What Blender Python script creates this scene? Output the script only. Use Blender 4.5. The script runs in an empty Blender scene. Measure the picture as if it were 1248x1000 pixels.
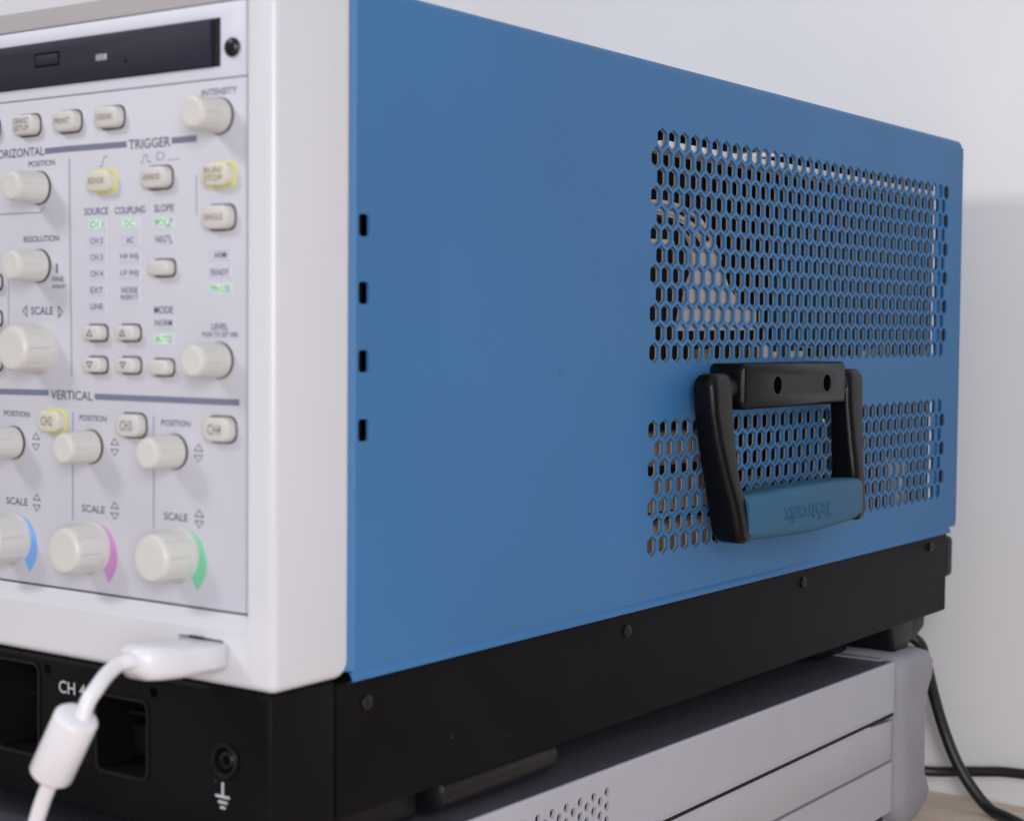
import bpy, bmesh, math, random
from mathutils import Vector, Matrix
random.seed(7)
S = bpy.context.scene
COL = S.collection
PI = math.pi

# ------------------------------------------------------------------ camera (solved from the honeycomb of the vent)
CAM = (0.31562, -0.42283, 0.11047); YAW, PITCH, ROLL, FPX = 0.61996, 0.04743, 0.00823, 2054.99
W0, H0 = 1248, 1000
def cam_axes():
    cy, sy, cp, sp = math.cos(YAW), math.sin(YAW), math.cos(PITCH), math.sin(PITCH)
    f = Vector((-sy*cp, cy*cp, -sp)); r = Vector((cy, sy, 0)); u = r.cross(f)
    c, s = math.cos(ROLL), math.sin(ROLL)
    return c*r + s*u, c*u - s*r, f
CR, CU, CF = cam_axes()
def ray(px, py): return CF + CR*((px-W0/2)/FPX) - CU*((py-H0/2)/FPX)
def onX(px, py, X=0.0):
    d = ray(px, py); t = (X-CAM[0])/d.x; return Vector(CAM) + d*t
def onY(px, py, Y):
    d = ray(px, py); t = (Y-CAM[1])/d.y; return Vector(CAM) + d*t

# ------------------------------------------------------------------ materials
def srgb(r, g, b):
    f = lambda c: (c/255)/12.92 if c <= 10 else (((c/255)+.055)/1.055)**2.4
    return (f(r), f(g), f(b))
def mat(name, col, rough=.5, metal=0., bump=0., bscale=900., var=0., vscale=30., emit=None, estr=0., spots=0., spec=.5, coat=0., sscale=32, ssize=.075):
    m = bpy.data.materials.new(name); m.use_nodes = True
    nt = m.node_tree; N = nt.nodes; L = nt.links; b = N['Principled BSDF']
    b.inputs['Base Color'].default_value = (*col, 1); b.inputs['Roughness'].default_value = rough
    b.inputs['Metallic'].default_value = metal; b.inputs['Specular IOR Level'].default_value = spec
    b.inputs['Coat Weight'].default_value = coat
    tc = N.new('ShaderNodeTexCoord')
    if var or spots:
        n = N.new('ShaderNodeTexNoise'); n.inputs['Scale'].default_value = vscale; n.inputs['Detail'].default_value = 6
        L.new(tc.outputs['Object'], n.inputs['Vector'])
        r = N.new('ShaderNodeMapRange'); r.inputs[1].default_value = .3; r.inputs[2].default_value = .7
        r.inputs[3].default_value = 1-var; r.inputs[4].default_value = 1+var
        L.new(n.outputs['Fac'], r.inputs[0])
        out = r.outputs[0]
        if spots:
            v = N.new('ShaderNodeTexVoronoi'); v.inputs['Scale'].default_value = sscale; v.inputs['Randomness'].default_value = 1
            L.new(tc.outputs['Object'], v.inputs['Vector'])
            s = N.new('ShaderNodeMapRange'); s.inputs[1].default_value = ssize*.4; s.inputs[2].default_value = ssize
            s.inputs[3].default_value = -spots; s.inputs[4].default_value = 0; L.new(v.outputs['Distance'], s.inputs[0])
            sep = N.new('ShaderNodeSeparateColor'); L.new(v.outputs['Color'], sep.inputs[0])
            gt = N.new('ShaderNodeMath'); gt.operation = 'GREATER_THAN'; gt.inputs[1].default_value = .45; L.new(sep.outputs[0], gt.inputs[0])
            ml = N.new('ShaderNodeMath'); ml.operation = 'MULTIPLY'; L.new(s.outputs[0], ml.inputs[0]); L.new(gt.outputs[0], ml.inputs[1])
            mm = N.new('ShaderNodeMath'); mm.operation = 'ADD'; L.new(out, mm.inputs[0]); L.new(ml.outputs[0], mm.inputs[1]); out = mm.outputs[0]
        mx = N.new('ShaderNodeVectorMath'); mx.operation = 'SCALE'; mx.inputs[0].default_value = col
        L.new(out, mx.inputs['Scale']); L.new(mx.outputs[0], b.inputs['Base Color'])
        rr = N.new('ShaderNodeMapRange'); rr.inputs[3].default_value = rough*.88; rr.inputs[4].default_value = min(1, rough*1.12)
        L.new(n.outputs['Fac'], rr.inputs[0]); L.new(rr.outputs[0], b.inputs['Roughness'])
    if bump:
        n2 = N.new('ShaderNodeTexNoise'); n2.inputs['Scale'].default_value = bscale; n2.inputs['Detail'].default_value = 3
        L.new(tc.outputs['Object'], n2.inputs['Vector'])
        bp = N.new('ShaderNodeBump'); bp.inputs['Strength'].default_value = bump; bp.inputs['Distance'].default_value = .0004
        L.new(n2.outputs['Fac'], bp.inputs['Height']); L.new(bp.outputs[0], b.inputs['Normal'])
    if emit:
        b.inputs['Emission Color'].default_value = (*emit, 1); b.inputs['Emission Strength'].default_value = estr
    return m
M = {}
M['blue'] = mat('blue_powder_coat', (.040, .158, .358), .5, spec=.3, bump=.30, bscale=1000, var=.075, vscale=9, spots=.18, sscale=27)
M['edge'] = mat('punched_steel_edge', (.27, .255, .25), .55)
M['bezel'] = mat('warm_white_plastic', (.605, .607, .65), .27, bump=.04, bscale=1800)
M['panel'] = mat('panel_plastic', (.505, .505, .565), .5, bump=.04, bscale=2500, var=.015, vscale=30)
M['panel2'] = mat('drive_bay_plastic', (.59, .595, .68), .45, bump=.04, bscale=2500)
M['knob'] = mat('ivory_knob_plastic', (.585, .572, .55), .33, bump=.03, bscale=1500, var=.02, vscale=80)
M['btn'] = mat('ivory_button_plastic', (.55, .53, .52), .42, bump=.02, bscale=1500)
M['ink'] = mat('slate_print', (.10, .10, .16), .6)
M['inkl'] = mat('light_slate_print', (.26, .27, .38), .6)
M['bar'] = mat('blue_grey_print', (.15, .165, .25), .6)
M['btnink'] = mat('brown_grey_print', (.20, .18, .17), .6)
M['win'] = mat('indicator_lens', (.525, .53, .62), .35)
M['collar'] = mat('dark_button_gap', (.07, .055, .045), .6)
M['black'] = mat('satin_black_paint', (.0054, .0050, .0058), .52, bump=.12, bscale=2600, var=.25, vscale=30, spec=.08, spots=-5., sscale=70, ssize=.05)
M['black2'] = mat('black_plastic', (.0060, .0055, .0075), .38, bump=.15, bscale=2600, spec=.2)
M['hblack'] = mat('grained_black_plastic', (.0032, .0030, .0036), .27, bump=.26, bscale=2400, spec=.19)
M['screw'] = mat('dark_screw', (.03, .029, .03), .3, metal=.8)
M['hole'] = mat('deep_hole', (.004, .004, .005), .8)
M['grip'] = mat('slate_blue_rubber', (.030, .112, .205), .55, spec=.2, bump=.14, bscale=1600, var=.06, vscale=45)
M['drive'] = mat('charcoal_drive_front', (.016, .016, .030), .55, spec=.25, bump=.25, bscale=2200, var=.06, vscale=60)
M['led_off'] = mat('frosted_lens', (.30, .29, .32), .3)
M['usb'] = mat('white_cable_plastic', (.68, .675, .72), .33, bump=.02, bscale=900)
M['cblk'] = mat('black_cord_rubber', (.011, .011, .013), .42, bump=.1, bscale=1200)
M['gcase'] = mat('grey_instrument_paint', (.43, .43, .485), .5, bump=.08, bscale=1800, var=.025, vscale=25)
M['gtop'] = mat('shaded_cover_paint', (.115, .110, .140), .36, bump=.1, bscale=1800, var=.05, vscale=30)  # case grey darkened: shade under the oscilloscope is put into the colour
M['gband'] = mat('warm_grey_band', (.44, .438, .475), .5, bump=.06, bscale=1800, var=.02)
M['guard'] = mat('grey_corner_guard', (.285, .28, .32), .55, bump=.15, bscale=1500, var=.05, vscale=40)
M['wall'] = mat('painted_wall', (.83, .82, .835), .75, bump=.12, bscale=220, var=.02, vscale=9, spots=.05, sscale=9, ssize=.05)
M['metal'] = mat('galvanised_sheet', (.9, .88, .9), .5)
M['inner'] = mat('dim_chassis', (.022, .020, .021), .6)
M['fan'] = mat('beige_moulding', (.74, .69, .70), .5, bump=.1, bscale=700)
M['pcb'] = mat('circuit_green', (.03, .12, .07), .5)
M['tan'] = mat('tan_connector', (.27, .245, .235), .45)
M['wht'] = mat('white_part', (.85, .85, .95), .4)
M['mark'] = mat('worn_white_print', (.50, .50, .54), .6)
M['dark'] = mat('dark_part', (.02, .02, .022), .5)
for n, c in dict(arc_blue=(.17, .38, .80), arc_pink=(.52, .24, .54), arc_green=(.17, .56, .32)).items(): M[n] = mat(n+'_print', c, .5)
M['yel'] = mat('lit_yellow_collar', (.55, .52, .08), .4, emit=(.60, .56, .03), estr=.25)
M['btnlit'] = mat('lit_button_plastic', (.57, .55, .47), .42, emit=(.6, .56, .12), estr=.015)
M['greenled'] = mat('green_lamp', (.1, .5, .05), .4, emit=(.25, 1, .05), estr=.8)
def lit_lens():
    m = mat('lit_green_lens', (.51, .57, .62), .4); nt = m.node_tree; N = nt.nodes; L = nt.links; b = N['Principled BSDF']
    tc = N.new('ShaderNodeTexCoord'); mp = N.new('ShaderNodeMapping'); mp.vector_type = 'POINT'
    mp.inputs['Location'].default_value = (-.5, 0, -.5); L.new(tc.outputs['Generated'], mp.inputs[0])
    sc = N.new('ShaderNodeVectorMath'); sc.operation = 'MULTIPLY'; sc.inputs[1].default_value = (2.2, 0, 1.9); L.new(mp.outputs[0], sc.inputs[0])
    ln = N.new('ShaderNodeVectorMath'); ln.operation = 'LENGTH'; L.new(sc.outputs[0], ln.inputs[0])
    r = N.new('ShaderNodeMapRange'); r.interpolation_type = 'SMOOTHSTEP'; r.inputs[1].default_value = .1; r.inputs[2].default_value = 1.0; r.inputs[3].default_value = .42; r.inputs[4].default_value = .03
    L.new(ln.outputs['Value'], r.inputs[0])
    b.inputs['Emission Color'].default_value = (.40, .95, .22, 1); L.new(r.outputs[0], b.inputs['Emission Strength'])
    return m
M['lit'] = lit_lens()
M['litink'] = mat('green_backlit_print', (.10, .20, .08), .6)
def wood():
    m = mat('pale_wood', (.52, .36, .25), .5); nt = m.node_tree; N = nt.nodes; L = nt.links; b = N['Principled BSDF']
    tc = N.new('ShaderNodeTexCoord'); mp = N.new('ShaderNodeMapping'); mp.inputs['Scale'].default_value = (3, 40, 3); L.new(tc.outputs['Object'], mp.inputs[0])
    n = N.new('ShaderNodeTexNoise'); n.inputs['Scale'].default_value = 3; n.inputs['Detail'].default_value = 8; L.new(mp.outputs[0], n.inputs[0])
    cr = N.new('ShaderNodeValToRGB'); cr.color_ramp.elements[0].color = (.66, .51, .40, 1); cr.color_ramp.elements[1].color = (.78, .64, .52, 1)
    cr.color_ramp.elements[0].position = .3; cr.color_ramp.elements[1].position = .7
    L.new(n.outputs['Fac'], cr.inputs[0]); L.new(cr.outputs[0], b.inputs['Base Color']); return m
M['wood'] = wood()

# ------------------------------------------------------------------ mesh helpers
def link(name, me, parent=None, mats=(), smooth=None):
    me.name = name; o = bpy.data.objects.new(name, me); COL.objects.link(o)
    if parent: o.parent = parent; o.matrix_parent_inverse = parent.matrix_world.inverted()
    mi = [min(p.material_index, len(mats)-1) for p in me.polygons]
    me.materials.clear()
    for m in mats: me.materials.append(M[m])
    if len(mats) > 1: me.polygons.foreach_set('material_index', mi)
    if smooth is not None and len(me.polygons):
        me.polygons.foreach_set('use_smooth', [True]*len(me.polygons))
        me.set_sharp_from_angle(angle=math.radians(smooth))
    return o
def tomesh(bm, name='m'):
    bmesh.ops.recalc_face_normals(bm, faces=bm.faces[:])
    me = bpy.data.meshes.new(name); bm.to_mesh(me); bm.free(); return me
def build(name, bm, parent, mats, smooth=35):
    if isinstance(mats, str): mats = (mats,)
    return link(name, tomesh(bm, name), parent, mats, smooth)
def box(bm, x0, x1, y0, y1, z0, z1, r=0., seg=3, mi=0):
    t = bmesh.new(); bmesh.ops.create_cube(t, size=1)
    for v in t.verts: v.co = Vector(((x0+x1)/2+v.co.x*(x1-x0), (y0+y1)/2+v.co.y*(y1-y0), (z0+z1)/2+v.co.z*(z1-z0)))
    if r: bmesh.ops.bevel(t, geom=t.edges[:], offset=r, segments=seg, profile=.5, affect='EDGES')
    merge(bm, t, mi)
def merge(bm, t, mi=None):
    if mi is not None:
        for f in t.faces: f.material_index = mi
    me = bpy.data.meshes.new('t'); t.to_mesh(me); t.free(); bm.from_mesh(me); bpy.data.meshes.remove(me)
def rr(w, h, r, n=6):     # rounded rectangle outline, half sizes
    r = min(r, w*.999, h*.999); P = []
    for cx, cy, a0 in ((w-r, h-r, 0), (-w+r, h-r, 90), (-w+r, -h+r, 180), (w-r, -h+r, 270)):
        for i in range(n+1):
            a = math.radians(a0+90*i/n); P.append((cx+r*math.cos(a), cy+r*math.sin(a)))
    return P
def loft(bm, rings, cap0=True, cap1=True, mi=0):
    R = [[bm.verts.new(p) for p in ring] for ring in rings]; n = len(R[0])
    for a, b in zip(R, R[1:]):
        for i in range(n):
            f = bm.faces.new((a[i], a[(i+1) % n], b[(i+1) % n], b[i])); f.material_index = mi
    if cap0: bm.faces.new(R[0]).material_index = mi
    if cap1: bm.faces.new(R[-1][::-1]).material_index = mi
def prism(bm, poly, mapf, t0, t1, mi=0):      # poly 2D -> mapf(u, v, t)
    loft(bm, [[mapf(u, v, t0) for u, v in poly], [mapf(u, v, t1) for u, v in poly]], mi=mi)
def tube(bm, pts, rad, n=16, sub=8, mi=0, up=(.3, 1, .2)):
    P = [Vector(p) for p in pts]; C = []
    for i in range(len(P)-1):
        p0 = P[max(0, i-1)]; p1 = P[i]; p2 = P[i+1]; p3 = P[min(len(P)-1, i+2)]
        for k in range(sub):
            t = k/sub; C.append(.5*((2*p1)+(p2-p0)*t+(2*p0-5*p1+4*p2-p3)*t*t+(3*p1-p0-3*p2+p3)*t**3))
    C.append(P[-1]); rings = []
    up = Vector(up).normalized()
    for i, c in enumerate(C):
        d = (C[min(i+1, len(C)-1)]-C[max(i-1, 0)]).normalized(); a = d.cross(up).normalized(); b = d.cross(a)
        rings.append([c+(a*math.cos(2*PI*k/n)+b*math.sin(2*PI*k/n))*rad for k in range(n)])
    loft(bm, rings, mi=mi)
def plate(outer, holes, t, mapf):
    """flat polygon with holes, thickness t, as a mesh; mapf(u, v, w) places it"""
    cu = bpy.data.curves.new('c', 'CURVE'); cu.dimensions = '2D'; cu.fill_mode = 'BOTH'; cu.extrude = t/2
    for poly in [outer]+holes:
        s = cu.splines.new('POLY'); s.points.add(len(poly)-1); s.use_cyclic_u = True
        for p, q in zip(s.points, poly): p.co = (q[0]*100, q[1]*100, 0, 1)
    cu.extrude = t/2*100
    o = bpy.data.objects.new('c', cu); COL.objects.link(o); dg = bpy.context.evaluated_depsgraph_get(); dg.update()
    me = bpy.data.meshes.new_from_object(o.evaluated_get(dg)); bpy.data.objects.remove(o)
    for v in me.vertices: v.co = mapf(v.co.x/100, v.co.y/100, v.co.z/100)
    me.update(); return me
def boolean(me, cutters):
    o = bpy.data.objects.new('a', me); COL.objects.link(o); cs = []
    for c in cutters:
        k = bpy.data.objects.new('k', c); COL.objects.link(k); cs.append(k)
        b = o.modifiers.new('b', 'BOOLEAN'); b.object = k; b.operation = 'DIFFERENCE'; b.solver = 'EXACT'
    dg = bpy.context.evaluated_depsgraph_get(); dg.update()
    r = bpy.data.meshes.new_from_object(o.evaluated_get(dg))
    for k in cs+[o]: bpy.data.objects.remove(k)
    return r
def text_bm(bm, s, cx, cz, w, h, mapf, t=.00008, bold=.012, mi=0):
    """write s centred on (cx, cz), w wide and h high in the plane given by mapf(u, v, t)"""
    cu = bpy.data.curves.new('t', 'FONT'); cu.body = s; cu.size = 1; cu.offset = bold; cu.extrude = 0; cu.resolution_u = 3
    o = bpy.data.objects.new('t', cu); COL.objects.link(o); dg = bpy.context.evaluated_depsgraph_get(); dg.update()
    me = bpy.data.meshes.new_from_object(o.evaluated_get(dg)); bpy.data.objects.remove(o)
    xs = [v.co.x for v in me.vertices]; ys = [v.co.y for v in me.vertices]
    if not xs: return
    x0, x1, y0, y1 = min(xs), max(xs), min(ys), max(ys)
    for v in me.vertices:
        u = cx+((v.co.x-x0)/(x1-x0)-.5)*w; q = cz+((v.co.y-y0)/(y1-y0)-.5)*h; v.co = mapf(u, q, t)
    for p in me.polygons: p.material_index = mi
    bm.from_mesh(me); bpy.data.meshes.remove(me)
def strip(bm, pts, w, mapf, t=.00006, mi=0, closed=False):
    P = [Vector(p) for p in pts]; n = len(P)
    for i in range(n if closed else n-1):
        a, b = P[i], P[(i+1) % n]; d = (b-a).normalized()*w/2; e = Vector((-d.y, d.x))
        q = [a-d-e, b+d-e, b+d+e, a-d+e]; k = t+.000004*(i % 2)
        bm.faces.new([bm.verts.new(mapf(c.x, c.y, k)) for c in q]).material_index = mi
def empty(name, loc, label, cat, group=None):
    o = bpy.data.objects.new(name, None); o.location = loc; COL.objects.link(o)
    o['label'] = label; o['category'] = cat
    if group: o['group'] = group
    bpy.context.view_layer.update(); return o
def tag(o, label, cat): o['label'] = label; o['category'] = cat; return o

# ================================================================== OSCILLOSCOPE
XL = -.412                       # far side of the case
YF, YP, YM = -.0924, -.0879, -.0915
YB = .413
scope = empty('oscilloscope', (-.2, .16, -.030), 'blue-sided oscilloscope with ivory knobs and a black side handle, standing on the grey instrument', 'oscilloscope')

# ---- perforated blue side cover
P = .0082; Y0, Z0, ZL = .10826, .18085, .07442; NC = 35; HR = .00392
holes = []
hexa = lambda y, z: [(y+HR*math.sin(k*PI/3), z+HR*math.cos(k*PI/3)) for k in range(6)]
for r in range(12):
    for i in range(NC): holes.append(hexa(Y0+P*(i+(.5 if r % 2 == 0 else 0)), Z0-.8660254*P*r))
for r in range(7):
    for i in range(NC): holes.append(hexa(Y0+P*(i+(.5 if r % 2 == 1 else 0)), ZL-.8660254*P*r))
for z in (.1401, .1208, .1013, .0815):
    holes.append([(-.0541+u, z+v) for u, v in rr(.0023, .0032, .0011, 4)])
zb, zt = .0122, .2046
def arc(cx, cy, r, a0, a1, n=6): return [(cx+r*math.cos(math.radians(a0+(a1-a0)*i/n)), cy+r*math.sin(math.radians(a0+(a1-a0)*i/n))) for i in range(n+1)]
outer = [(-.0575, zb)]+arc(YB-.006, zb+.004, .006, -42, 0)+arc(YB-.004, zt, .004, 0, 2, 1)+[(YB-.0004, zt), (-.0575, zt)]
TH = .0009
me = plate(outer, holes, TH, lambda u, v, w: (w-TH/2, u, v))
bm = bmesh.new(); bm.from_mesh(me)
# bends: front chamfer, bottom lip, top bend + top sheet, rear return
def sheet(bm, prof, y0, y1):     # profile (x, z) swept along y
    a = [bm.verts.new((x, y0, z)) for x, z in prof]; b = [bm.verts.new((x, y1, z)) for x, z in prof]
    for i in range(len(prof)-1): bm.faces.new((a[i], a[i+1], b[i+1], b[i]))
q = [bm.verts.new(v) for v in ((0, -.0575, zb), (0, -.0575, zt), (-.0030, -.0604, zt), (-.0030, -.0604, zb))]; bm.faces.new(q)
q = [bm.verts.new(v) for v in ((-.0030, -.0604, zb), (-.0030, -.0604, zt), (-.006, -.0604, zt), (-.006, -.0604, zb))]; bm.faces.new(q)
sheet(bm, [(0, zb), (.0006, zb-.0006), (.0012, zb-.0018), (.0012, zb-.0026), (0, zb-.0030), (-.004, zb-.0030)], -.0600, YB-.010)
sheet(bm, [(x-.004, z) for x, z in arc(0, zt, .004, 0, 90, 8)]+[(XL+.004, zt+.004)]+[(XL+.004+x, z) for x, z in arc(0, zt, .004, 90, 180, 8)]+[(XL, zb)], -.0600, YB-.0022)
LE = Y0+P*33.05
lm = plate([(.10, .018), (LE, .018), (LE, .19), (.10, .19)], [h for h in holes[:-4] if max(q[0] for q in h) < LE-.0003], .0005, lambda u, v, w: (w-TH-.00062, u, v))
link('inner_liner', lm, scope, ('edge',), 30)
cover = link('case_cover', (lambda m: (bm.to_mesh(m), bm.free(), m)[2])(bpy.data.meshes.new('case_cover')), scope, ('blue', 'edge'), 30)
bm = bmesh.new(); box(bm, XL+.002, -.0016, YB-.0075, YB-.002, .012, .2055); build('rear_plate', bm, scope, 'blue', 30)
bm = bmesh.new(); box(bm, -.05, -.0022, YB-.002, YB+.0052, .1745, .1935, .002); build('rear_standoff', bm, scope, 'blue')

bm = bmesh.new(); box(bm, -.006, -.0045, -.0575, -.050, .07, .15); build('slot_backing', bm, scope, 'hole')  # near-black sheet added so the slots look shaded inside
# ---- what shows inside, through the honeycomb
bm = bmesh.new()
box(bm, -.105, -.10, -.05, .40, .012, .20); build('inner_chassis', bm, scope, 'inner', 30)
bm = bmesh.new(); box(bm, -.10, -.004, .105, .107, .012, .20); build('inner_bulkhead', bm, scope, 'inner', 30)
bm = bmesh.new()
za = onX(808, 171, -.0032).z; zc = onX(808, 183, -.0032).z
box(bm, -.012, -.0026, .118, .405, zc, za); build('inner_rail', bm, scope, 'metal')
# fan housing arch
pt = lambda a, b, X=-.020: (onX(a, b, X).y, onX(a, b, X).z)
mapX = lambda u, v, t: (t, u, v)
bm = bmesh.new()
A = [(780, 243), (805, 244), (826, 249), (848, 262), (864, 285), (876, 315), (889, 350), (907, 379)]
B = [(833, 379), (836, 352), (845, 328), (844, 302), (834, 280), (815, 268), (780, 264)]
prism(bm, [pt(*q) for q in A+B], mapX, -.020, -.0212)
for k, (dx, dy, x1) in enumerate(((0, 0, -.0185), (-6, 9, -.0188))):
    o_ = [(a+dx, b+dy) for a, b in A[:6]]; i_ = [(a-2, b+4) for a, b in o_[::-1]]
    prism(bm, [pt(*q) for q in o_+i_], mapX, x1, -.0205)
prism(bm, [pt(*q) for q in ((780, 290), (826, 292), (828, 299), (780, 298))], mapX, -.022, -.030)
fan = build('fan_housing', bm, scope, 'fan', 30)
for dx, dy in ((-4, 6), (-11, 17)):
    bm = bmesh.new(); o_ = [(a+dx, b+dy) for a, b in A[:5]]; i_ = [(a-1.5, b+3.5) for a, b in o_[::-1]]
    prism(bm, [pt(*q) for q in o_+i_], mapX, -.0182, -.0205); build('groove_shade', bm, fan, 'hole', 30)  # black strips paint the shade between the ridges
bm = bmesh.new(); prism(bm, [pt(*q) for q in ((822, 378), (914, 377), (914, 402), (818, 403))], mapX, -.017, -.0185); build('fan_bracket', bm, scope, 'fan', 30)
def board(name, z, y0, y1, comps):
    b_ = bmesh.new(); box(b_, -.095, -.0035, y0, y1, z-.0016, z); pb = build(name, b_, scope, 'pcb')
    for (mn, *d) in comps:
        g = bmesh.new(); box(g, *d, .0004, 1); build({'tan': 'connector', 'wht': 'capacitor', 'dark': 'chip', 'metal': 'shield_can', 'fan': 'relay'}[mn], g, pb, mn)
comps = []
y = .15
while y < .395:
    w = random.uniform(.003, .008); mn = random.choice(['dark', 'dark', 'metal', 'wht', 'tan', 'dark'])
    x = -random.uniform(.006, .016); comps.append((mn, x-.006, x, y, y+w, .0972, .0972+random.uniform(.003, .010))); y += w+random.uniform(.001, .006)
board('circuit_board', .0972, .112, .402, comps)
comps = []
for i in range(7):
    for j in range(3): comps.append(('tan', -.016, -.007-.001*(j % 2), .112+.0082*i, .1166+.0082*i, .0248+.0175*j, .0375+.0175*j))
y = .185
while y < .395:
    w = random.uniform(.003, .007); comps.append((random.choice(['dark', 'dark', 'tan', 'metal']), -.022, -random.uniform(.008, .014), y, y+w, .0215, .0215+random.uniform(.005, .03))); y += w+random.uniform(.002, .006)
board('circuit_board', .0215, .112, .402, comps)
# white strip painting light through the rear vents, blue flange and dark gap behind the last columns
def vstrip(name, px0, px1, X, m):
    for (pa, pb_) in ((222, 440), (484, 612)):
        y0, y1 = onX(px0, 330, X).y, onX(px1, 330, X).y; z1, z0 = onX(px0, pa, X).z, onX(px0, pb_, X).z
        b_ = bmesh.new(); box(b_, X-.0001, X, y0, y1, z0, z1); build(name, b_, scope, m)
vstrip('painted_light_strip', 1135.8, 1138.8, -.00115, 'wht'); vstrip('inner_flange', 1140.8, 1147.5, -.00115, 'blue'); vstrip('flange_gap', 1147.6, 1162, -.00115, 'hole')
g = onX(1004, 513, -.004); bm = bmesh.new(); box(bm, -.005, -.004, g.y-.0009, g.y+.0009, g.z-.0009, g.z+.0009, .0003, 1); build('status_lamp', bm, scope, 'greenled')

# ---- front bezel
bm = bmesh.new(); bmesh.ops.create_cube(bm, size=1)
bx = (XL, .0012, YF, -.0606, .0113, .2150)
for v in bm.verts: v.co = Vector(((bx[0]+bx[1])/2+v.co.x*(bx[1]-bx[0]), (bx[2]+bx[3])/2+v.co.y*(bx[3]-bx[2]), (bx[4]+bx[5])/2+v.co.z*(bx[5]-bx[4])))
def edges_where(bm, f): return [e for e in bm.edges if f((e.verts[0].co+e.verts[1].co)/2, (e.verts[1].co-e.verts[0].co).normalized())]
bmesh.ops.bevel(bm, geom=edges_where(bm, lambda c, d: abs(d.x) > .9 and c.y > -.07), offset=.0052, segments=6, profile=.5, affect='EDGES')
bmesh.ops.bevel(bm, geom=edges_where(bm, lambda c, d: c.y < YF+.0001 or (abs(c.x) < .01 and abs(d.x) < .1)), offset=.0026, segments=5, profile=.5, affect='EDGES')
body = tomesh(bm)
zl0, zl1, zp0, zp1 = .0266, .2046, .0309, .2003
bm = bmesh.new()
def ring(x0, x1, z0, z1, y, r): return [((x0+x1)/2+u, y, (z0+z1)/2+v) for u, v in rr((x1-x0)/2, (z1-z0)/2, r, 5)]
loft(bm, [ring(XL+.012, -.0078, zl0-.004, zl1+.004, YF-.0045, .0035), ring(XL+.012, -.0082, zl0, zl1, YF, .003), ring(XL+.016, -.0084, zp0, zp1, YP, .0008), ring(XL+.016, -.0084, zp0, zp1, -.0800, .0008)])
cut = tomesh(bm)
usl = onY(268, 797, YF); bm = bmesh.new(); box(bm, usl.x-.0165, usl.x+.0012, YF-.01, -.088, usl.z-.0036, usl.z+.0040); cut2 = tomesh(bm)
bez = link('front_bezel', boolean(body, [cut, cut2]), scope, ('bezel',), 40)
# thin raised outline round the port
bm = bmesh.new(); mY = lambda y: (lambda u, v, t: (u, y-t, v))
a, b_ = onY(196, 758, YF), onY(303, 775, YF)
strip(bm, [(a.x, a.z-.008), (a.x, a.z), (b_.x, a.z-.0003), (b_.x, a.z-.012)], .00035, mY(YF), .00007); build('port_outline', bm, bez, 'bezel', None)

# ---- panel plates
SX0, SX1 = XL+.0165, -.0133
zs = .1792
bm = bmesh.new(); box(bm, SX0, SX1, YP, -.0802, zp0+.0006, zs-.00015, .00025, 2); panel = build('control_panel', bm, scope, 'panel')
bm = bmesh.new(); box(bm, SX0, SX1, YP-.0002, -.0802, zs+.00015, zp1-.0004, .00025, 2); bay = tomesh(bm)
c0, c1 = onY(0, 57, YP), onY(268, 26, YP); c2 = onY(268, 81, YP)
DX0, DX1, DZ0, DZ1 = XL+.08, c1.x, c2.z+.0003, c1.z+.0006
bm = bmesh.new(); box(bm, DX0-.0005, DX1+.0005, YP-.01, -.0815, DZ0-.0004, DZ1+.0004)
bayo = link('drive_bay', boolean(bay, [tomesh(bm)]), scope, ('panel2',), 30)
bm = bmesh.new(); box(bm, DX0, DX1-.0022, YP-.0016, -.0805, DZ0, DZ1, .0004, 2)
eb = onY(57, 73, YP-.0016)
drv = tomesh(bm); bm = bmesh.new(); box(bm, eb.x-.0058, eb.x+.0058, YP-.01, YP-.0004, eb.z-.0021, eb.z+.0021); k1 = tomesh(bm)
ph = onY(153, 74.5, YP-.0016); bm = bmesh.new(); bmesh.ops.create_cone(bm, cap_ends=True, segments=14, radius1=.0006, radius2=.0006, depth=.006, matrix=Matrix.Translation((ph.x, YP-.0016, ph.z)) @ Matrix.Rotation(PI/2, 4, 'X')); k2 = tomesh(bm)
disc = link('disc_drive', boolean(drv, [k1, k2]), scope, ('drive',), 30)
bm = bmesh.new(); box(bm, eb.x-.0052, eb.x+.0050, YP-.0018, YP-.0005, eb.z-.0016, eb.z+.0016, .0003, 2); build('eject_button', bm, disc, 'drive')
lw = onY(123.5, 70, YP-.0016); bm = bmesh.new(); box(bm, lw.x-.0023, lw.x+.0023, YP-.0019, YP-.0010, lw.z-.00095, lw.z+.00095, .0002, 1); build('activity_lamp', bm, disc, 'led_off')
bm = bmesh.new(); box(bm, DX1-.0020, DX1, YP-.0003, -.081, DZ0, DZ1); build('tray_gap', bm, disc, 'hole')

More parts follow.
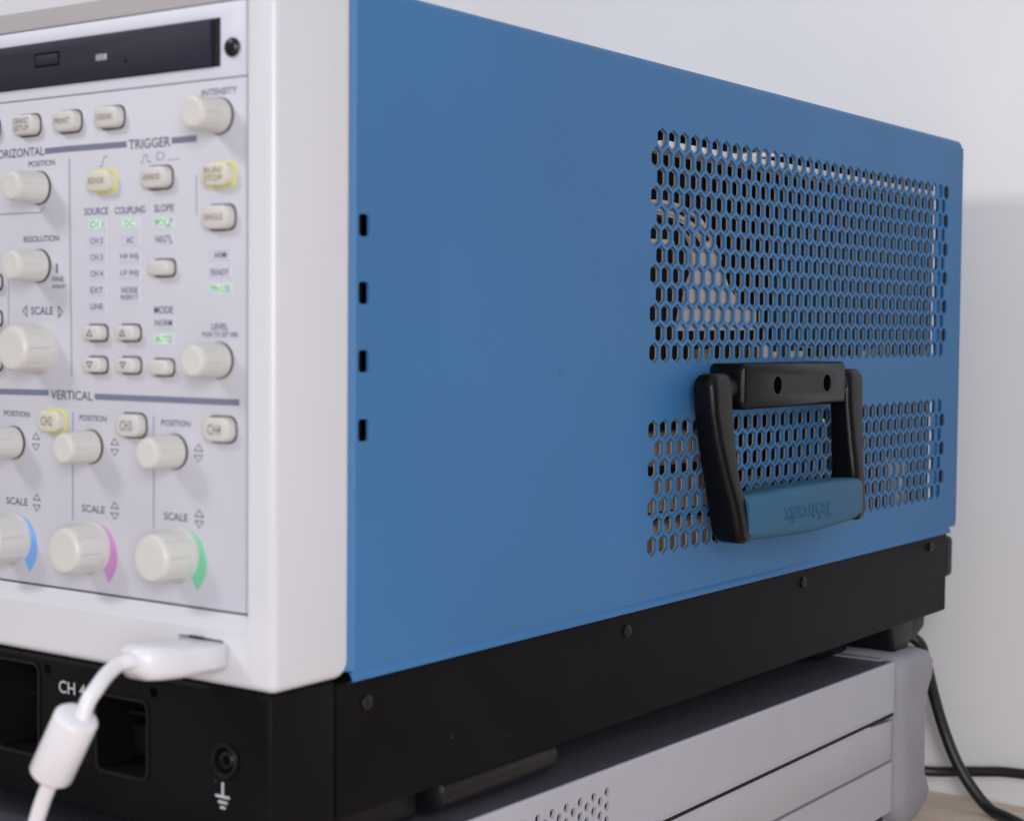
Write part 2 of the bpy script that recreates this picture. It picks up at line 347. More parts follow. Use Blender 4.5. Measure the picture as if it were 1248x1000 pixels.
# round black screw beside the drive
def screw_head(name, c, axis, r, parent, m='screw', h=.0012, slot=True):
    n = 20; prof = [(0, r*1.15), (h*.5, r*1.15), (h*.9, r*.85), (h, r*.5)]
    def mp(rad, a, t):
        if axis == 'Y': return (c.x+rad*math.cos(a), c.y-t, c.z+rad*math.sin(a))
        return (c.x+t, c.y+rad*math.cos(a), c.z+rad*math.sin(a))
    bm = bmesh.new(); loft(bm, [[mp(rad, 2*PI*k/n, t) for k in range(n)] for t, rad in prof]); o = build(name, bm, parent, m)
    if slot:
        bm = bmesh.new()
        for ang in (.5, .5+PI/2):
            ca, sa = math.cos(ang), math.sin(ang); w = r*.13; l = r*.55
            q = [(-l, -w), (l, -w), (l, w), (-l, w)]; q = [(u*ca-v*sa, u*sa+v*ca) for u, v in q]
            loft(bm, [[mp(math.hypot(u, v), math.atan2(v, u), h*.7) for u, v in q], [mp(math.hypot(u, v), math.atan2(v, u), h*1.04) for u, v in q]])
        build('screw_slot', bm, o, 'hole')
    return o
sc = onY(285, 58, YP); screw_head('bay_screw', sc, 'Y', .0023, scope, 'screw', .0020)

# ---- printing on the panel
mP = mY(YP); ink = bmesh.new()      # material slots: 0 ink, 1 light ink, 2 bars, 3..5 arcs
SXP, SZP = 2985., 4245.
def label(s, x0, x1, yc, hpx, bm=ink, y=YP, mi=0, bold=.012, t=.00008):
    a, b = onY(x0, yc, y), onY(x1, yc, y); c = onY((x0+x1)/2, yc, y)
    text_bm(bm, s, (a.x+b.x)/2, c.z, b.x-a.x, hpx/SZP, mY(y), t, bold, mi)
for args in (('INTENSITY', 246, 289, 111.5, 8), ('HORIZONTAL', -9, 54, 186.5, 11.5), ('POSITION', 35, 67, 199, 7.5), ('TRIGGER', 157, 208, 174.5, 12),
             ('SOURCE', 103, 132, 257.5, 9), ('COUPLING', 140, 177, 256, 9), ('SLOPE', 188, 212, 253.5, 9), ('MODE', 188, 211, 377.5, 9),
             ('RESOLUTION', 29, 72, 291, 8), ('SCALE', 38, 65, 378.5, 10.5), ('LEVEL', 258, 278, 398, 8), ('PUSH TO SET 50%', 247, 290, 407.5, 6),
             ('VERTICAL', 62, 113, 481.5, 12), ('POSITION', 5, 36, 504, 7.5), ('POSITION', 97, 130, 509.5, 7.5), ('POSITION', 197, 232, 515.5, 7.5),
             ('SCALE', 8, 34, 610.5, 9.5), ('SCALE', 100, 128, 620, 9.5), ('SCALE', 200, 229, 629.5, 9.5), ('FINE', 64, 78, 340, 6), ('ADJUST', 63, 81, 349.5, 6)):
    label(*args)
label('D', 191, 201, 190, 10, mi=1, bold=-.01)
def pl(pts, wpx, mi=1, t=.00006, closed=False):
    strip(ink, [(onY(*q, YP).x, onY(*q, YP).z) for q in pts], wpx/SZP, mP, t, mi, closed)
pl([(84.5, 194), (86, 330), (87.5, 458)], 2.2); pl([(89, 503), (89, 632)], 2.4); pl([(187.5, 508), (187.5, 642)], 2.4)
pl([(-40, 263), (49, 259), (54, 252)], 1.6); pl([(239.5, 214), (239.5, 262)], 1.6); pl([(10.5, 342), (10.5, 396)], 1.6)
pl([(121, 203), (124, 203), (127, 192), (131, 190)], 1.4); pl([(171, 198), (174, 198), (175, 189), (179, 189), (180, 197), (184, 197)], 1.4)
pl([(205, 195), (208, 195)], 1.2); pl([(210, 194.6), (213, 194.2)], 1.2); pl([(215, 194), (218, 193.6)], 1.2)
for pts in ([(57, 184.2), (83, 181.6)], [(87.5, 181.3), (152, 176.2)], [(212, 171.2), (237, 169)], [(-40, 476), (57, 478.3)], [(118, 483.2), (289, 490.4)]):
    pl(pts, 7.6, 2)
def tri(px, py, w, h, kind, bm=ink, y=YP, mi=0, lw=1.5):
    c = onY(px, py, y); w /= SXP*2; h /= SZP*2
    q = {'u': [(-w, -h), (w, -h), (0, h)], 'd': [(-w, h), (w, h), (0, -h)], 'l': [(w, h), (w, -h), (-w, 0)], 'r': [(-w, h), (-w, -h), (w, 0)]}[kind]
    strip(bm, [(c.x+u, c.z+v) for u, v in q], lw/SZP, mY(y), .00008, mi, True)
for px, py in ((44, 538), (140, 544.5), (242, 552), (45, 612), (140, 622), (243, 632)):
    tri(px, py-6.8, 10, 8, 'u', lw=1.2); tri(px, py+6.8, 10, 8, 'd', lw=1.2)
tri(30.5, 379, 5.5, 14, 'l'); tri(74, 380, 5.5, 14, 'r'); pl([(69.5, 323), (69.5, 331)], 3.5, 0)
for k, (bx_, by_) in enumerate(((18, 655), (113, 666), (219, 674))):
    c = onY(bx_, by_, YP); ri = .0079; n = 26
    for i in range(n):
        a0, a1 = (math.radians(84-138*j/n) for j in (i, i+1)); ox, oz = .0012, -.0022
        q = [(0, 0, ri, a0), (ox, oz, .0097, a0), (ox, oz, .0097, a1), (0, 0, ri, a1)]
        ink.faces.new([ink.verts.new(mP(c.x+x_+r_*math.cos(a_), c.z+z_+r_*math.sin(a_), .00005)) for x_, z_, r_, a_ in q]).material_index = 3+k
me = bpy.data.meshes.new('printing'); ink.to_mesh(me); ink.free()
link('printing', me, panel, ('ink', 'inkl', 'bar', 'arc_blue', 'arc_pink', 'arc_green'))

# ---- indicator windows
def window(s, x0, x1, yc, lit=False, two=None, glyph=None):
    cx = (x0+x1)/2 + (2.5 if glyph else 0); c = onY(cx, yc + (4.5 if two else 0), YP); w = max(13., (x1-x0)/2+2.5+(4 if glyph else 0))/SXP; h = (12. if two else 7.2)/SZP
    bm = bmesh.new(); box(bm, c.x-w, c.x+w, YP-.00012, YP+.0003, c.z-h, c.z+h, .0001, 1); o = build('indicator_window', bm, scope, 'lit' if lit else 'win')
    bm = bmesh.new(); label(s, x0, x1, yc, 7.2, bm, YP-.00012, 0, .006)
    if two: label(two, x0-1, x1+1, yc+9.3, 7.2, bm, YP-.00012, 0, .006)
    if glyph:
        strip(bm, [(onY(*q, YP).x, onY(*q, YP).z) for q in glyph], 1.3/SZP, mY(YP-.00012), .00008)
    build('window_lettering', bm, o, 'litink' if lit else 'ink', None)
for i, s in enumerate(('CH 1', 'CH 2', 'CH 3', 'CH 4', 'EXT', 'LINE')): window(s, 110.5, 125.5, 273.5+20*i, i == 0)
window('DC', 153, 163, 272.3, True); window('AC', 154, 163, 292.5); window('HF REJ', 147, 169, 313); window('LF REJ', 147.5, 169, 333.2); window('NOISE', 148.5, 168, 353.5, False, 'REJECT')
window('POS', 190, 203, 271.3, True, None, [(204, 275), (206.5, 275), (208.5, 267), (211, 267)]); window('NEG', 190, 203, 291.5, False, None, [(204, 287.5), (206.5, 287.5), (208.5, 295.5), (211, 295.5)])
window('NORM', 189, 210, 393.3); window('AUTO', 190, 209, 413, True); window('ARM', 261, 276, 310.5); window('READY', 257, 279, 331.5); window("TRIG'D", 257, 280, 352, True)

# ---- knobs
def knob_mesh(r, L):
    n = 96; prof = [(.0006, 1.0, 0), (L*.12, 1.0, 0), (L*.16, .995, 1), (L*.55, .965, 1), (L*.84, .94, 1), (L*.87, .935, 0), (L*.94, .90, 0), (L*.985, .83, 0), (L, .74, 0), (L*.992, .55, 0), (L*.985, .02, 0)]
    bm = bmesh.new(); rings = []
    for t, k, fl in prof:
        ringp = []
        for i in range(n):
            a = 2*PI*i/n; g = 0
            if fl:
                ph_ = (a*8/(2*PI)) % 1; g = -.055 if .42 < ph_ < .58 else 0
            ringp.append((r*(k+g)*math.cos(a), -t, r*(k+g)*math.sin(a)))
        rings.append(ringp)
    loft(bm, rings); return tomesh(bm, 'knob')
def ring_mesh(r):
    bm = bmesh.new(); n = 48
    loft(bm, [[(q*math.cos(2*PI*i/n), -t, q*math.sin(2*PI*i/n)) for i in range(n)] for t, q in ((-.0002, r*1.05), (.0007, r*1.05), (.0007, r*.7))]); return tomesh(bm, 'knob_ring')
KM = {}
for k, (r, L) in dict(s=(.00485, .0113), b=(.0074, .0114)).items():
    KM[k] = (knob_mesh(r, L), ring_mesh(r))
for i, (k, px, py) in enumerate((('s', 269, 141.5), ('s', 49, 229), ('s', 49, 324), ('b', 50, 424), ('s', 269, 439), ('s', 18, 539), ('s', 112, 544), ('s', 214, 550), ('b', 18, 656), ('b', 113, 667), ('b', 219, 676))):
    c = onY(px, py, YP)
    o = link('knob', KM[k][0].copy(), scope, ('knob',), 28); o.location = c - scope.location; o.matrix_parent_inverse.identity(); o.rotation_euler.y = random.uniform(0, .7)
    g = link('knob_ring', KM[k][1].copy(), o, ('collar' if k == 's' else 'knob',), 30); g.matrix_parent_inverse.identity()  # dark ring on small knobs paints the shadow gap at their base
# ---- buttons
def button(px, py, wpx, hpx, s=None, lit=False, mark=None):
    c = onY(px, py, YP); w, h, L = wpx/SXP/2, hpx/SZP/2, .0030
    bm = bmesh.new(); rings = []
    for t, k in ((0, 0), (L*.82, .0001), (L*.93, .0003), (L, .0008)):
        rings.append([(c.x+u, YP-t, c.z+v) for u, v in rr(w-k, h-k, h*.75, 6)])
    loft(bm, rings); o = build('button', bm, scope, 'btnlit' if lit else 'btn')
    bm = bmesh.new(); rings = []
    for t in (-.0001, .00025): rings.append([(c.x+u+.0001, YP-t, c.z+v) for u, v in rr(w+.0004, h+.00045, h*.8, 6)])
    loft(bm, rings); build('button_collar', bm, o, 'yel' if lit else 'collar')
    if s: o['label'] = 'ivory button marked '+s.replace('\n', ' ').replace('/ ', '/')+(', glowing yellow round its base' if lit else '')
    if s or mark:
        bm = bmesh.new(); yf = YP-L
        if s:
            ls = s.split('\n'); tw = min(.70, .17*max(len(q) for q in ls)); n = len(ls)
            for i, q in enumerate(ls): text_bm(bm, q, c.x-.0002, c.z+(n/2-.5-i)*.0022, 2*w*tw*.95, (.0017 if s[:2] != 'CH' else .0029), mY(yf), .00006, .01)
        else: strip(bm, [(c.x+u*.0011-.0003, c.z+v*.0009) for u, v in ((-1, -mark), (1, -mark), (0, mark))], .00035, mY(yf), .00006, 0, True)
        build('button_lettering', bm, o, 'ink' if mark else 'btnink', None)
for a in ((-13, 157, 31, 27, 'AUTO\nSET'), (36, 153, 31, 26, 'DEFAULT\nSETUP'), (85.5, 148.5, 31, 26, 'PRINT'), (137, 143.5, 31, 26, 'CURSORS'),
          (127.5, 221, 31, 27, 'EDGE', True), (194.5, 216.5, 32, 26, 'ADVANCED'), (270, 213, 32, 28, 'RUN/\nSTOP', True), (270, 265, 32, 28, 'SINGLE'),
          (67, 512.5, 31, 28, 'CH2', True), (163.5, 518, 31, 28, 'CH3'), (271, 523, 32, 29, 'CH4'), (200.5, 326.5, 26, 19), (200, 447.5, 25, 19),
          (119.5, 405.5, 25, 19, None, False, 1), (159.5, 405.5, 25, 19, None, False, 1), (119.5, 444.5, 25, 19, None, False, -1), (160, 445, 25, 19, None, False, -1),
          (-9, 344, 28, 19), (-9, 388, 28, 19), (-9, 442, 28, 19)): button(*a)

# ---- black front module with probe sockets
bm = bmesh.new(); box(bm, XL+.002, -.0006, YM, -.0645, -.0340, .0110, .0018, 3); fm = tomesh(bm)
cuts = []; rims = []
for (pa, pb_) in (((-1, 800), (47, 918)), ((120, 846), (179, 948))):
    a, b_ = onY(*pa, YM), onY(*pb_, YM); z1 = min(a.z, .0072); z0 = b_.z; x0, x1 = a.x, b_.x
    bm = bmesh.new(); loft(bm, [[((x0+x1)/2+u, y, (z0+z1)/2+v) for u, v in rr((x1-x0)/2-k, (z1-z0)/2-k, .0022, 5)] for y, k in ((YM-.002, 0), (YM, 0), (YM+.018, .0010))]); cuts.append(tomesh(bm)); rims.append((x0, x1, z0, z1))
gj = onY(275, 926, YM)
for px, py, r in ((58, 815, .0016), (187, 843, .0016), (275, 926, .0042)):
    c = onY(px, py, YM); bm = bmesh.new(); bmesh.ops.create_cone(bm, cap_ends=True, segments=28, radius1=r, radius2=r, depth=.012, matrix=Matrix.Translation((c.x, YM, c.z)) @ Matrix.Rotation(PI/2, 4, 'X')); cuts.append(tomesh(bm))
mod = link('front_module', boolean(fm, cuts), scope, ('black',), 35)
for x0, x1, z0, z1 in rims:
    bm = bmesh.new(); cx, cz = (x0+x1)/2, (z0+z1)/2
    o_ = rr((x1-x0)/2+.0011, (z1-z0)/2+.0011, .003, 5); i_ = rr((x1-x0)/2+.0002, (z1-z0)/2+.0002, .0023, 5); n = len(o_)
    R = [[bm.verts.new((cx+u, y, cz+v)) for u, v in q] for q, y in ((o_, YM+.0004), (o_, YM-.0005), (i_, YM-.0005), (i_, YM+.0004))]
    for a, b_ in zip(R, R[1:]):
        for i in range(n): bm.faces.new((a[i], a[(i+1) % n], b_[(i+1) % n], b_[i]))
    build('probe_socket', bm, mod, 'black2')
    bm = bmesh.new(); box(bm, x0+.003, x1-.003, YM+.010, YM+.0172, z0+.0022, z0+.012, .0012, 2); build('socket_contact', bm, mod, 'black2')
    bm = bmesh.new(); box(bm, x0+.0012, x1-.0012, YM+.0105, YM+.012, z0+.0145, z0+.0155, .0003, 1); build('socket_ledge', bm, mod, 'cblk')
def lathe_y(c, prof, n=32, bm=None):
    bm = bm or bmesh.new(); loft(bm, [[(c.x+r*math.cos(2*PI*i/n), c.y-t, c.z+r*math.sin(2*PI*i/n)) for i in range(n)] for t, r in prof]); return bm
build('ground_jack', lathe_y(gj, ((-.005, .0040), (.0006, .0050), (.0012, .0046), (.0009, .0038), (-.004, .0035))), mod, 'black2')
build('jack_contact', lathe_y(gj, ((-.0055, .0028), (-.0006, .0028), (-.0000, .0023), (-.0002, .0015), (-.003, .0012))), mod, 'screw')
bm = bmesh.new(); c = onY(271.5, 970, YM); mM = mY(YM); u = 1/3000
strip(bm, [(c.x, c.z+.0036), (c.x, c.z+.0002)], .0008, mM); strip(bm, [(c.x-.0024, c.z+.0000), (c.x+.0024, c.z+.0000)], .0007, mM, .00012)
strip(bm, [(c.x-.0014, c.z-.0016), (c.x+.0015, c.z-.0016)], .0007, mM); strip(bm, [(c.x-.0006, c.z-.0031), (c.x+.0007, c.z-.0031)], .0007, mM)
build('ground_symbol', bm, mod, 'mark', None); bm = bmesh.new()
label('CH 4', 72, 104, 838.5, 16, bm, YM, 0, .004); tri(78, 866, 12, 11, 'u', bm, YM, 0, 3)
build('module_printing', bm, mod, 'mark', None)

# ---- black base skirt
bm = bmesh.new(); box(bm, XL+.002, -.0010, -.0640, .4035, -.0302, .0094, .0007, 2); skirt = build('base_skirt', bm, scope, 'black')
for px, py in ((446, 855), (763, 768), (978, 709), (1133, 666)):
    c = onX(px, py, -.001); screw_head('skirt_screw', c, 'X', .0020, skirt, 'screw', .0014)
bm = bmesh.new(); box(bm, -.045, -.0015, .4035, .4145, -.0140, .0068, .0025); build('rear_bumper', bm, scope, 'black2')
# feet
bm = bmesh.new()
def yzrect(y0, y1, x0, x1, z, r): return [((x0+x1)/2+u, (y0+y1)/2+v, z) for u, v in rr((x1-x0)/2, (y1-y0)/2, r, 4)]
loft(bm, [yzrect(.346, .378, -.05, -.007, -.0300, .002), yzrect(.350, .376, -.048, -.007, -.040, .003), yzrect(.355, .372, -.045, -.008, -.0477, .003)])
build('rear_foot', bm, scope, 'black2'); bm = bmesh.new(); box(bm, -.09, -.030, .318, .350, -.0470, -.0300, .002)
build('foot_block', bm, scope, 'black2'); bm = bmesh.new()
loft(bm, [yzrect(.380, .400, -.045, -.010, -.0300, .002), yzrect(.380, .399, -.042, -.010, -.0385, .002), yzrect(.380, .392, -.04, -.012, -.0445, .002)])
build('foot_latch', bm, scope, 'black2')
bm = bmesh.new()
def capsule(bm, y0, y1, x, z, r):
    n = 20; rings = []
    for k in range(6): a = PI/2*k/5; rings.append((y0+r*(1-math.sin(a))*.8 if 0 else y0, r))
    prof = [(y0, r*.3), (y0+.0006, r*.85), (y0+.002, r), (y1-r*.9, r), (y1-r*.5, r*.88), (y1-r*.15, r*.6), (y1, r*.1)]
    loft(bm, [[(x+1.5*q*math.cos(2*PI*i/n), y, z+q*math.sin(2*PI*i/n)) for i in range(n)] for y, q in prof])
capsule(bm, -.0105, .0610, -.0165, -.0355, .0078); build('front_foot', bm, scope, 'black2'); bm = bmesh.new(); box(bm, -.05, -.012, -.052, -.0125, -.0428, -.0300, .002); build('foot_block', bm, scope, 'black2')
bm = bmesh.new(); box(bm, -.30, -.03, .02, .05, -.0425, -.0300, .002); build('foot_block', bm, scope, 'black2')

# ---- carry handle
hd = bmesh.new(); yc = .1950
rg = []
for y, k in ((.1488, -.0025), (.1496, -.0006), (.1506, 0), (.2388, 0), (.2398, -.0006), (.2404, -.002)):
    rg.append([(.0080+u, y, .0897+v) for u, v in rr(.0080+k, .0088+k, .0022, 5)])
loft(hd, rg); hdl = tomesh(hd)
cuts = []
for y in (.1764, .2215):
    bm = bmesh.new(); bmesh.ops.create_cone(bm, cap_ends=True, segments=26, radius1=.0035, radius2=.0035, depth=.012, matrix=Matrix.Translation((.016, y, .0898)) @ Matrix.Rotation(PI/2, 4, 'Y')); cuts.append(tomesh(bm))
handle = link('carry_handle', boolean(hdl, cuts), scope, ('hblack',), 40)
for y in (.1764, .2215): screw_head('handle_screw', Vector((.0098, y, .0898)), 'X', .0024, handle, 'screw', .0012)
def arm(y0, y1, sgn):
    bm = bmesh.new(); rg = []
    # (z, x_back, x_front, extra width towards the grip)
    for z, xb, xf, o, e, k in ((.0950, .0072, .0128, 0, 0, .0035), (.0942, .0058, .0140, 0, 0, .0018), (.0922, .0048, .0147, 0, 0, .0004), (.0895, .0046, .0150, 0, 0, 0), (.080, .0050, .0155, .0008, 0, 0), (.070, .0055, .0165, .0025, 0, 0), (.060, .0060, .0178, .0048, .0002, 0),
                            (.052, .0065, .0192, .0068, .0006, 0), (.0475, .0068, .0201, .0079, .0022, 0), (.043, .0071, .0208, .0088, .0044, 0), (.036, .0076, .0216, .0101, .0056, 0), (.0338, .0080, .0216, .0104, .0056, .0003), (.0322, .0088, .0212, .0106, .0052, .0012), (.0312, .0100, .0202, .0108, .0046, .0026)):
        a, b = (y0+o+k, y1+e-k) if sgn > 0 else (y0-e+k, y1-o-k)
        rg.append([((xb+xf)/2+u, (a+b)/2+v, z) for u, v in rr((xf-xb)/2, (b-a)/2, .0033, 8)])
    loft(bm, rg); build('handle_arm', bm, handle, 'hblack', 45)
arm(.1268, .1428, 1); arm(.2462, .2622, -1)
bm = bmesh.new()          # pivot stubs between bracket and arms
for y0, y1 in ((.1395, .1500), (.2390, .2490)): loft(bm, [[(.0085+.0052*math.cos(2*PI*i/24), y, .0893+.0058*math.sin(2*PI*i/24)) for i in range(24)] for y in (y0, y1)])
build('pivot', bm, handle, 'hblack')
bm = bmesh.new(); rg = []
GX = lambda y: .0218+.0026*math.sin(PI*min(1, max(0, (y-.1440)/.1020)))
for i in range(25):
    f = i/24; y = .1430+(.2465-.1430)*f; s = math.sin(PI*f)
    zt_, zb_ = .0490+.0012*s, .0318-.0012*s; g = GX(y); xb = .0088
    rg.append([((g+xb)/2+u, y, (zt_+zb_)/2+v) for u, v in rr((g-xb)/2, (zt_-zb_)/2, .0042, 7)])
loft(bm, rg); grip = build('grip', bm, handle, 'grip', 60)
bm = bmesh.new()          # raised maker's word on the grip, standing upside down as the handle hangs
ta, tb = onX(958, 628, .0243), onX(1014, 620, .0243)
text_bm(bm, 'Tektronix', 0, 0, tb.y-ta.y, .0066, lambda u, v, t: (GX((ta.y+tb.y)/2-u)-.0001, (ta.y+tb.y)/2-u, .0392-v), 0, .015)
me = bpy.data.meshes.new('emboss'); bm.to_mesh(me); bm.free()
em = bmesh.new(); em.from_mesh(me); r = bmesh.ops.extrude_face_region(em, geom=em.faces[:]); 
for v in [g_ for g_ in r['geom'] if isinstance(g_, bmesh.types.BMVert)]: v.co.x += .00055
build('grip_lettering', em, grip, 'grip', None)

# ================================================================== USB CABLE
usb = empty('usb_cable', (usl.x-.008, YF, usl.z), 'white usb lead with a ferrite bead, plugged in below the front panel', 'cable')
bm = bmesh.new(); ux = onY(280, 797, YF).x; uz = usl.z
def xz(y, hx, hz, r, dz=0, dx=0): return [(ux-.0082+dx+u, y, uz+dz+v) for u, v in rr(hx, hz, r, 5)]
loft(bm, [xz(YF-.0002, .0074, .0032, .0010), xz(YF-.0008, .0080, .0036, .0013), xz(-.100, .0080, .0037, .0016, .0002), xz(-.1090, .0082, .0044, .0026, .0006), xz(-.1150, .0080, .0046, .0034, .0011), xz(-.1185, .0070, .0046, .0040, .0014), xz(-.1205, .0052, .0034, .0032, .0021), xz(-.1215, .0034, .0027, .0025, .0023)])
build('plug', bm, usb, 'usb', 50)
bm = bmesh.new(); box(bm, ux-.0150, ux-.0100, YF-.0012, YF+.004, uz+.0030, uz+.0043); build('plug_shell', bm, usb, 'screw')
path = [Vector((ux-.0082, -.1180, uz+.0024))]+[onY(*q) for q in ((163, 804, -.1212), (145, 809, -.1250), (130, 822, -.1300), (118, 838, -.1345), (106, 857, -.1375), (95, 892, -.1395), (77, 922, -.140), (60, 956, -.140), (49, 985, -.140), (40, 1020, -.140), (30, 1090, -.141), (25, 1250, -.142))]
bm = bmesh.new(); tube(bm, path, .0021, 18, 8, 0, (1, -.1, .25)); build('cord', bm, usb, 'usb', 60)
a, b_ = onY(94.5, 872, -.1395), onY(61.5, 944, -.140); d = (b_-a); L_ = d.length; d.normalize()
e1 = d.cross(Vector((0, 1, 0))).normalized(); e2 = d.cross(e1)
bm = bmesh.new(); n = 36
loft(bm, [[a+d*t+(e1*math.cos(2*PI*i/n)+e2*math.sin(2*PI*i/n))*r for i in range(n)] for t, r in ((-.0006, .0021), (-.0005, .0046), (.0006, .0057), (.0008, .0058), (L_-.0008, .0058), (L_-.0006, .0057), (L_+.0005, .0046), (L_+.0006, .0021))])
build('ferrite_bead', bm, usb, 'usb', 50)

# ================================================================== LOWER INSTRUMENT
XS = -.004
low = empty('grey_instrument', (-.2, .13, -.140), 'light grey bench instrument lying under the oscilloscope', 'instrument')
def line(p0, p1, X=XS):
    a, b = onX(*p0, X), onX(*p1, X); return lambda y: a.z+(b.z-a.z)*(y-a.y)/(b.y-a.y)
L1 = line((620, 982.5), (1088, 807)); L2 = line((840, 988.3), (1089, 870.5)); L3 = line((948, 1000), (1090, 926))
yE = onX(1090.5, 840, XS).y; yF = -.118; zB = onX(1093, 984, XS).z
gap = .0009
def yzprism(name, poly, x0, x1, m, r=.0006):
    bm = bmesh.new(); prism(bm, poly, mapX, x0, x1)
    bmesh.ops.recalc_face_normals(bm, faces=bm.faces[:])
    if r: bmesh.ops.bevel(bm, geom=bm.edges[:], offset=r, segments=3, profile=.5, affect='EDGES')
    return build(name, bm, low, m, 40)
# perforated upper side plate
hs = []
a = onX(739.9, 964.3, XS); b2 = onX(723.8, 971.3, XS); c3 = onX(739, 982, XS); pit = (a.y-b2.y)/2; vp = a.z-c3.z
for i in range(16):
    y = a.y-pit*i
    for j in range(3):
        z = L1(y)-(L1(a.y)-a.z)-vp*j-(vp/2 if i % 2 else 0)
        if z > L2(y)+.005: hs.append([(y+.0016*math.cos(2*PI*k/12), z+.0017*math.sin(2*PI*k/12)) for k in range(12)])
yr = yE-.0006
me = plate([(yF, L2(yF)+gap+.0022), (yr, L2(yr)+gap+.0022), (yr, L1(yr)-.0012), (yF, L1(yF)-.0012)], hs, .0012, lambda u, v, w: (XS-.0006+w, u, v))
bm = bmesh.new(); bm.from_mesh(me)
def ysweep(bm, prof):           # prof: list of (x, zfun)
    ys = (yF, yr); R = [[bm.verts.new((x, y, zf(y))) for x, zf in prof] for y in ys]
    for i in range(len(prof)-1): bm.faces.new((R[0][i], R[0][i+1], R[1][i+1], R[1][i]))
ysweep(bm, [(XS, lambda y: L1(y)-.0012), (XS-.0002, lambda y: L1(y)-.0005), (XS-.0006, lambda y: L1(y)-.0001), (XS-.0014, lambda y: L1(y))])
ysweep(bm, [(XS, lambda y: L2(y)+gap+.0022), (XS+.0008, lambda y: L2(y)+gap+.0018), (XS+.0006, lambda y: L2(y)+gap+.0008), (XS+.0001, lambda y: L2(y)+gap+.0004), (XS-.004, lambda y: L2(y)+gap)])
m_ = bpy.data.meshes.new('side_panel'); bm.to_mesh(m_); bm.free(); link('side_panel', m_, low, ('gcase',), 30)
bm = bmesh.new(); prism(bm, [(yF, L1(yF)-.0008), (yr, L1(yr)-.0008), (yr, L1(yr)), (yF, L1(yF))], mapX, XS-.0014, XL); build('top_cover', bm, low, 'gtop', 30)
bm = bmesh.new(); prism(bm, [(yF, L2(yF)-.0004), (yr, L2(yr)-.0004), (yr, L2(yr)+.0008), (yF, L2(yF)+.0008)], mapX, XS-.0002, XS-.005); build('panel_seam', bm, low, 'hole', None)  # black fill paints the shade inside the gap above the rail
yn = onX(1064, 878, XS).y
yzprism('handle_rail', [(yF, L3(yF)+.0005), (yE-.0005, L3(yE)+.0005), (yE-.0005, L2(yE)-.0032), (yn, L2(yn)-.0016), (yn-.003, L2(yn-.003)-.0002), (yF, L2(yF)-.0002)], XS-.0010, XS-.006, 'gband', .0005)
bm = bmesh.new(); prism(bm, [(yF, -.130), (yE-.0008, zB), (yE-.0008, L3(yE)-.0004), (yF, L3(yF)-.0004)], mapX, XS-.0004, XS-.006); build('lower_side', bm, low, 'gcase', 30)
bm = bmesh.new(); box(bm, XL+.004, XS-.0062, yF+.002, yE+.02, -.128, L1(.34)-.003); build('inner_shell', bm, low, 'dark', 30)
bm = bmesh.new(); box(bm, XL-.002, XS+.001, yF-.012, yF, -.134, L1(yF)+.001, .003); build('front_frame', bm, low, 'guard')
# rear frame and corner guard
bm = bmesh.new(); box(bm, XL, -.010, yE-.004, yE+.03, -.060, L1(yE)+.0008, .0010); build('rear_frame', bm, low, 'guard', 30)
bm = bmesh.new(); rg = []
for z, y1, x1, k in ((-.0452, .376, -.0030, .0052), (-.0462, .382, -.0010, .0026), (-.0485, .3865, .0004, .0008), (-.053, .3890, .0008, 0), (-.060, .3885, .0008, 0), (-.067, .3830, .0008, 0), (-.074, .3805, .0008, 0), (-.108, .3805, .0008, 0), (-.113, .384, .0008, 0), (-.118, .387, .0008, 0), (-.123, .385, .0008, .0004), (-.129, .376, .0004, .001), (-.1345, .368, -.001, .003)):
    y0 = yE+.0002 + (0 if z > -.125 else (-.125-z)*.6)
    rg.append([(( -.075+x1)/2+u, (y0+y1)/2+v, z) for u, v in rr((x1+.075)/2-k, (y1-y0)/2-k, .0068, 6)])
loft(bm, rg); guard = build('corner_guard', bm, low, 'guard', 50)
bm = bmesh.new()
for i in range(9):
    z = -.071-.0046*i; bm = bmesh.new(); box(bm, -.02, .00100, yE+.0125, .3745, z-.00022, z+.00022, .0001, 1); build('guard_rib', bm, guard, 'guard', 30)
bm = bmesh.new(); box(bm, -.06, -.012, .30, .34, -.140, -.128, .003); build('foot', bm, low, 'dark')
bm = bmesh.new(); box(bm, -.06, -.012, -.10, -.06, -.140, -.128, .003); build('foot', bm, low, 'dark')

# ================================================================== POWER LEADS
WY, TZ = .4575, -.140
def lead(name, pts, r, label, off=0):
    bm = bmesh.new(); tube(bm, pts, r, 16, 8); o = build(name, bm, None, 'cblk', 60); tag(o, label, 'cable'); o['group'] = 'black power leads behind the instruments'
lead('power_lead', [Vector((-.080, .409, -.046)), Vector((-.040, .410, -.044))]+[onY(*q) for q in ((1116, 779, .412), (1128, 806, .420), (1139, 850, .427), (1151, 890, .430), (1166, 928, .430), (1185, 960, .430), (1206, 985, .428))]+[Vector((.0290, .420, -.1370)), Vector((.060, .395, -.1370)), Vector((.10, .36, -.1370))], .0030, 'thick black power lead hanging down past the grey corner guard')
lead('power_lead', [Vector((-.10, .400, -.118)), Vector((-.045, .425, -.121))]+[onY(*q) for q in ((1130, 939, .440), (1190, 939.5, .446), (1250, 943, .449))]+[Vector((.10, .452, -.121)), Vector((.2, .452, -.126)), Vector((.32, .450, -.134))], .0027, 'thinner black lead running level along the foot of the wall')

# ================================================================== SETTING
def struct(name, bm, m):
    o = build(name, bm, None, m, 30); o['kind'] = 'structure'; return o
bm = bmesh.new(); box(bm, -1.6, 1.2, WY, WY+.08, -.30, 1.6); struct('wall', bm, 'wall')
bm = bmesh.new(); box(bm, -1.4, 1.1, -.55, WY-.001, -.170, TZ); struct('table_top', bm, 'wood')

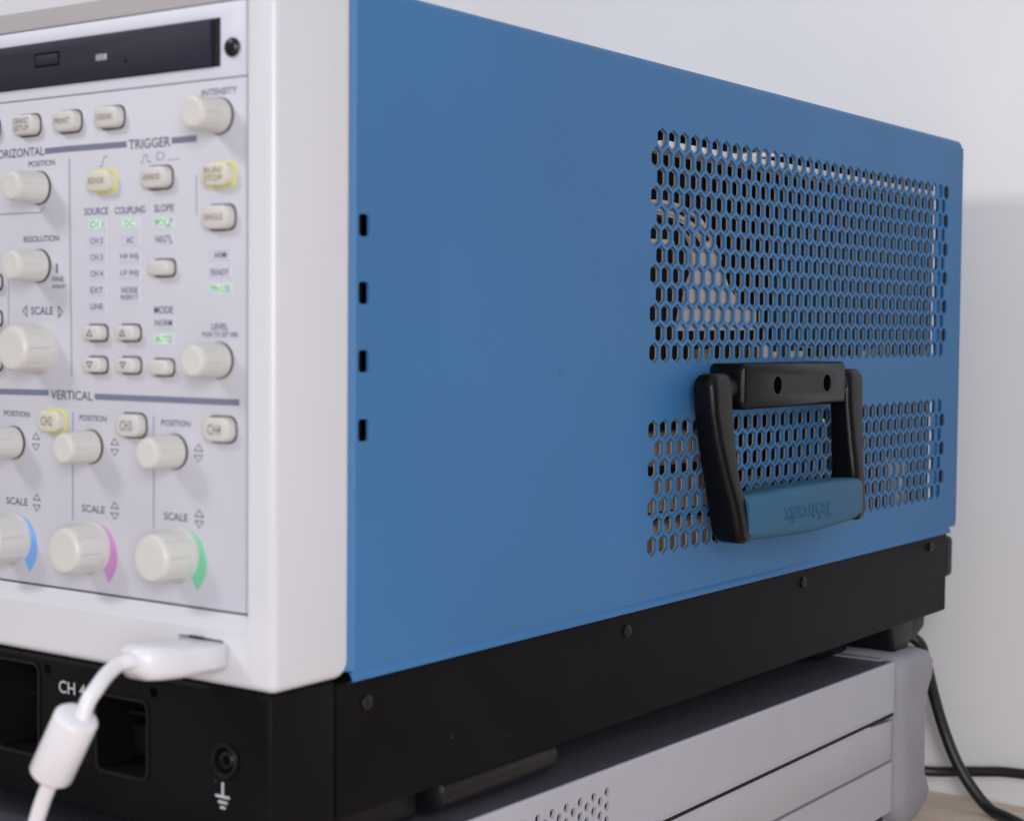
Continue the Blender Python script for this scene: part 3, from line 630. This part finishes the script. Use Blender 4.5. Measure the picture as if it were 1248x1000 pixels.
# ================================================================== CAMERA, LIGHT
cd = bpy.data.cameras.new('Camera'); cam = bpy.data.objects.new('Camera', cd); COL.objects.link(cam)
R3 = Matrix((CR, CU, -CF)).transposed(); cam.matrix_world = Matrix.Translation(CAM) @ R3.to_4x4()
cd.sensor_width = 36; cd.lens = FPX/W0*36; cd.clip_start = .01; cd.clip_end = 50
cd.dof.use_dof = True; cd.dof.focus_distance = (Vector((.014, .165, .07))-Vector(CAM)).dot(CF); cd.dof.aperture_fstop = 17
S.camera = cam
w = bpy.data.worlds.new('World'); S.world = w; w.use_nodes = True
wn = w.node_tree.nodes; wl = w.node_tree.links      # a plain room: pale ceiling, dimmer walls, dark floor
tc = wn.new('ShaderNodeTexCoord'); sx = wn.new('ShaderNodeSeparateXYZ'); wl.new(tc.outputs['Generated'], sx.inputs[0])
mr = wn.new('ShaderNodeMapRange'); mr.interpolation_type = 'SMOOTHSTEP'; wl.new(sx.outputs['Z'], mr.inputs[0])
mr.inputs[1].default_value = -.25; mr.inputs[2].default_value = .9; mr.inputs[3].default_value = .10; mr.inputs[4].default_value = .62
wl.new(mr.outputs[0], wn['Background'].inputs[1]); wn['Background'].inputs[0].default_value = (.96, .955, 1.0, 1)
def area(name, loc, target, size, power, col, tall=None):
    l = bpy.data.lights.new(name, 'AREA'); l.shape = 'DISK'; l.size = size; l.energy = power; l.color = col
    if tall: l.shape = 'RECTANGLE'; l.size_y = tall
    o = bpy.data.objects.new(name, l); COL.objects.link(o); o.location = loc
    o.rotation_euler = (Vector(target)-Vector(loc)).to_track_quat('-Z', 'Y').to_euler()
area('ceiling_lamp', (-.95, -1.10, 1.05), (-.05, .1, .1), .34, 10.0, (1, .985, .985))
area('window_light', (.70, -.82, .27), (0, .03, .10), .34, 8.6, (.96, .965, 1), .55)
S.view_settings.view_transform = 'Standard'; S.view_settings.look = 'None'; S.view_settings.exposure = 0; S.view_settings.gamma = 1
S.render.engine = 'CYCLES'; S.cycles.use_denoising = True; S.cycles.max_bounces = 8
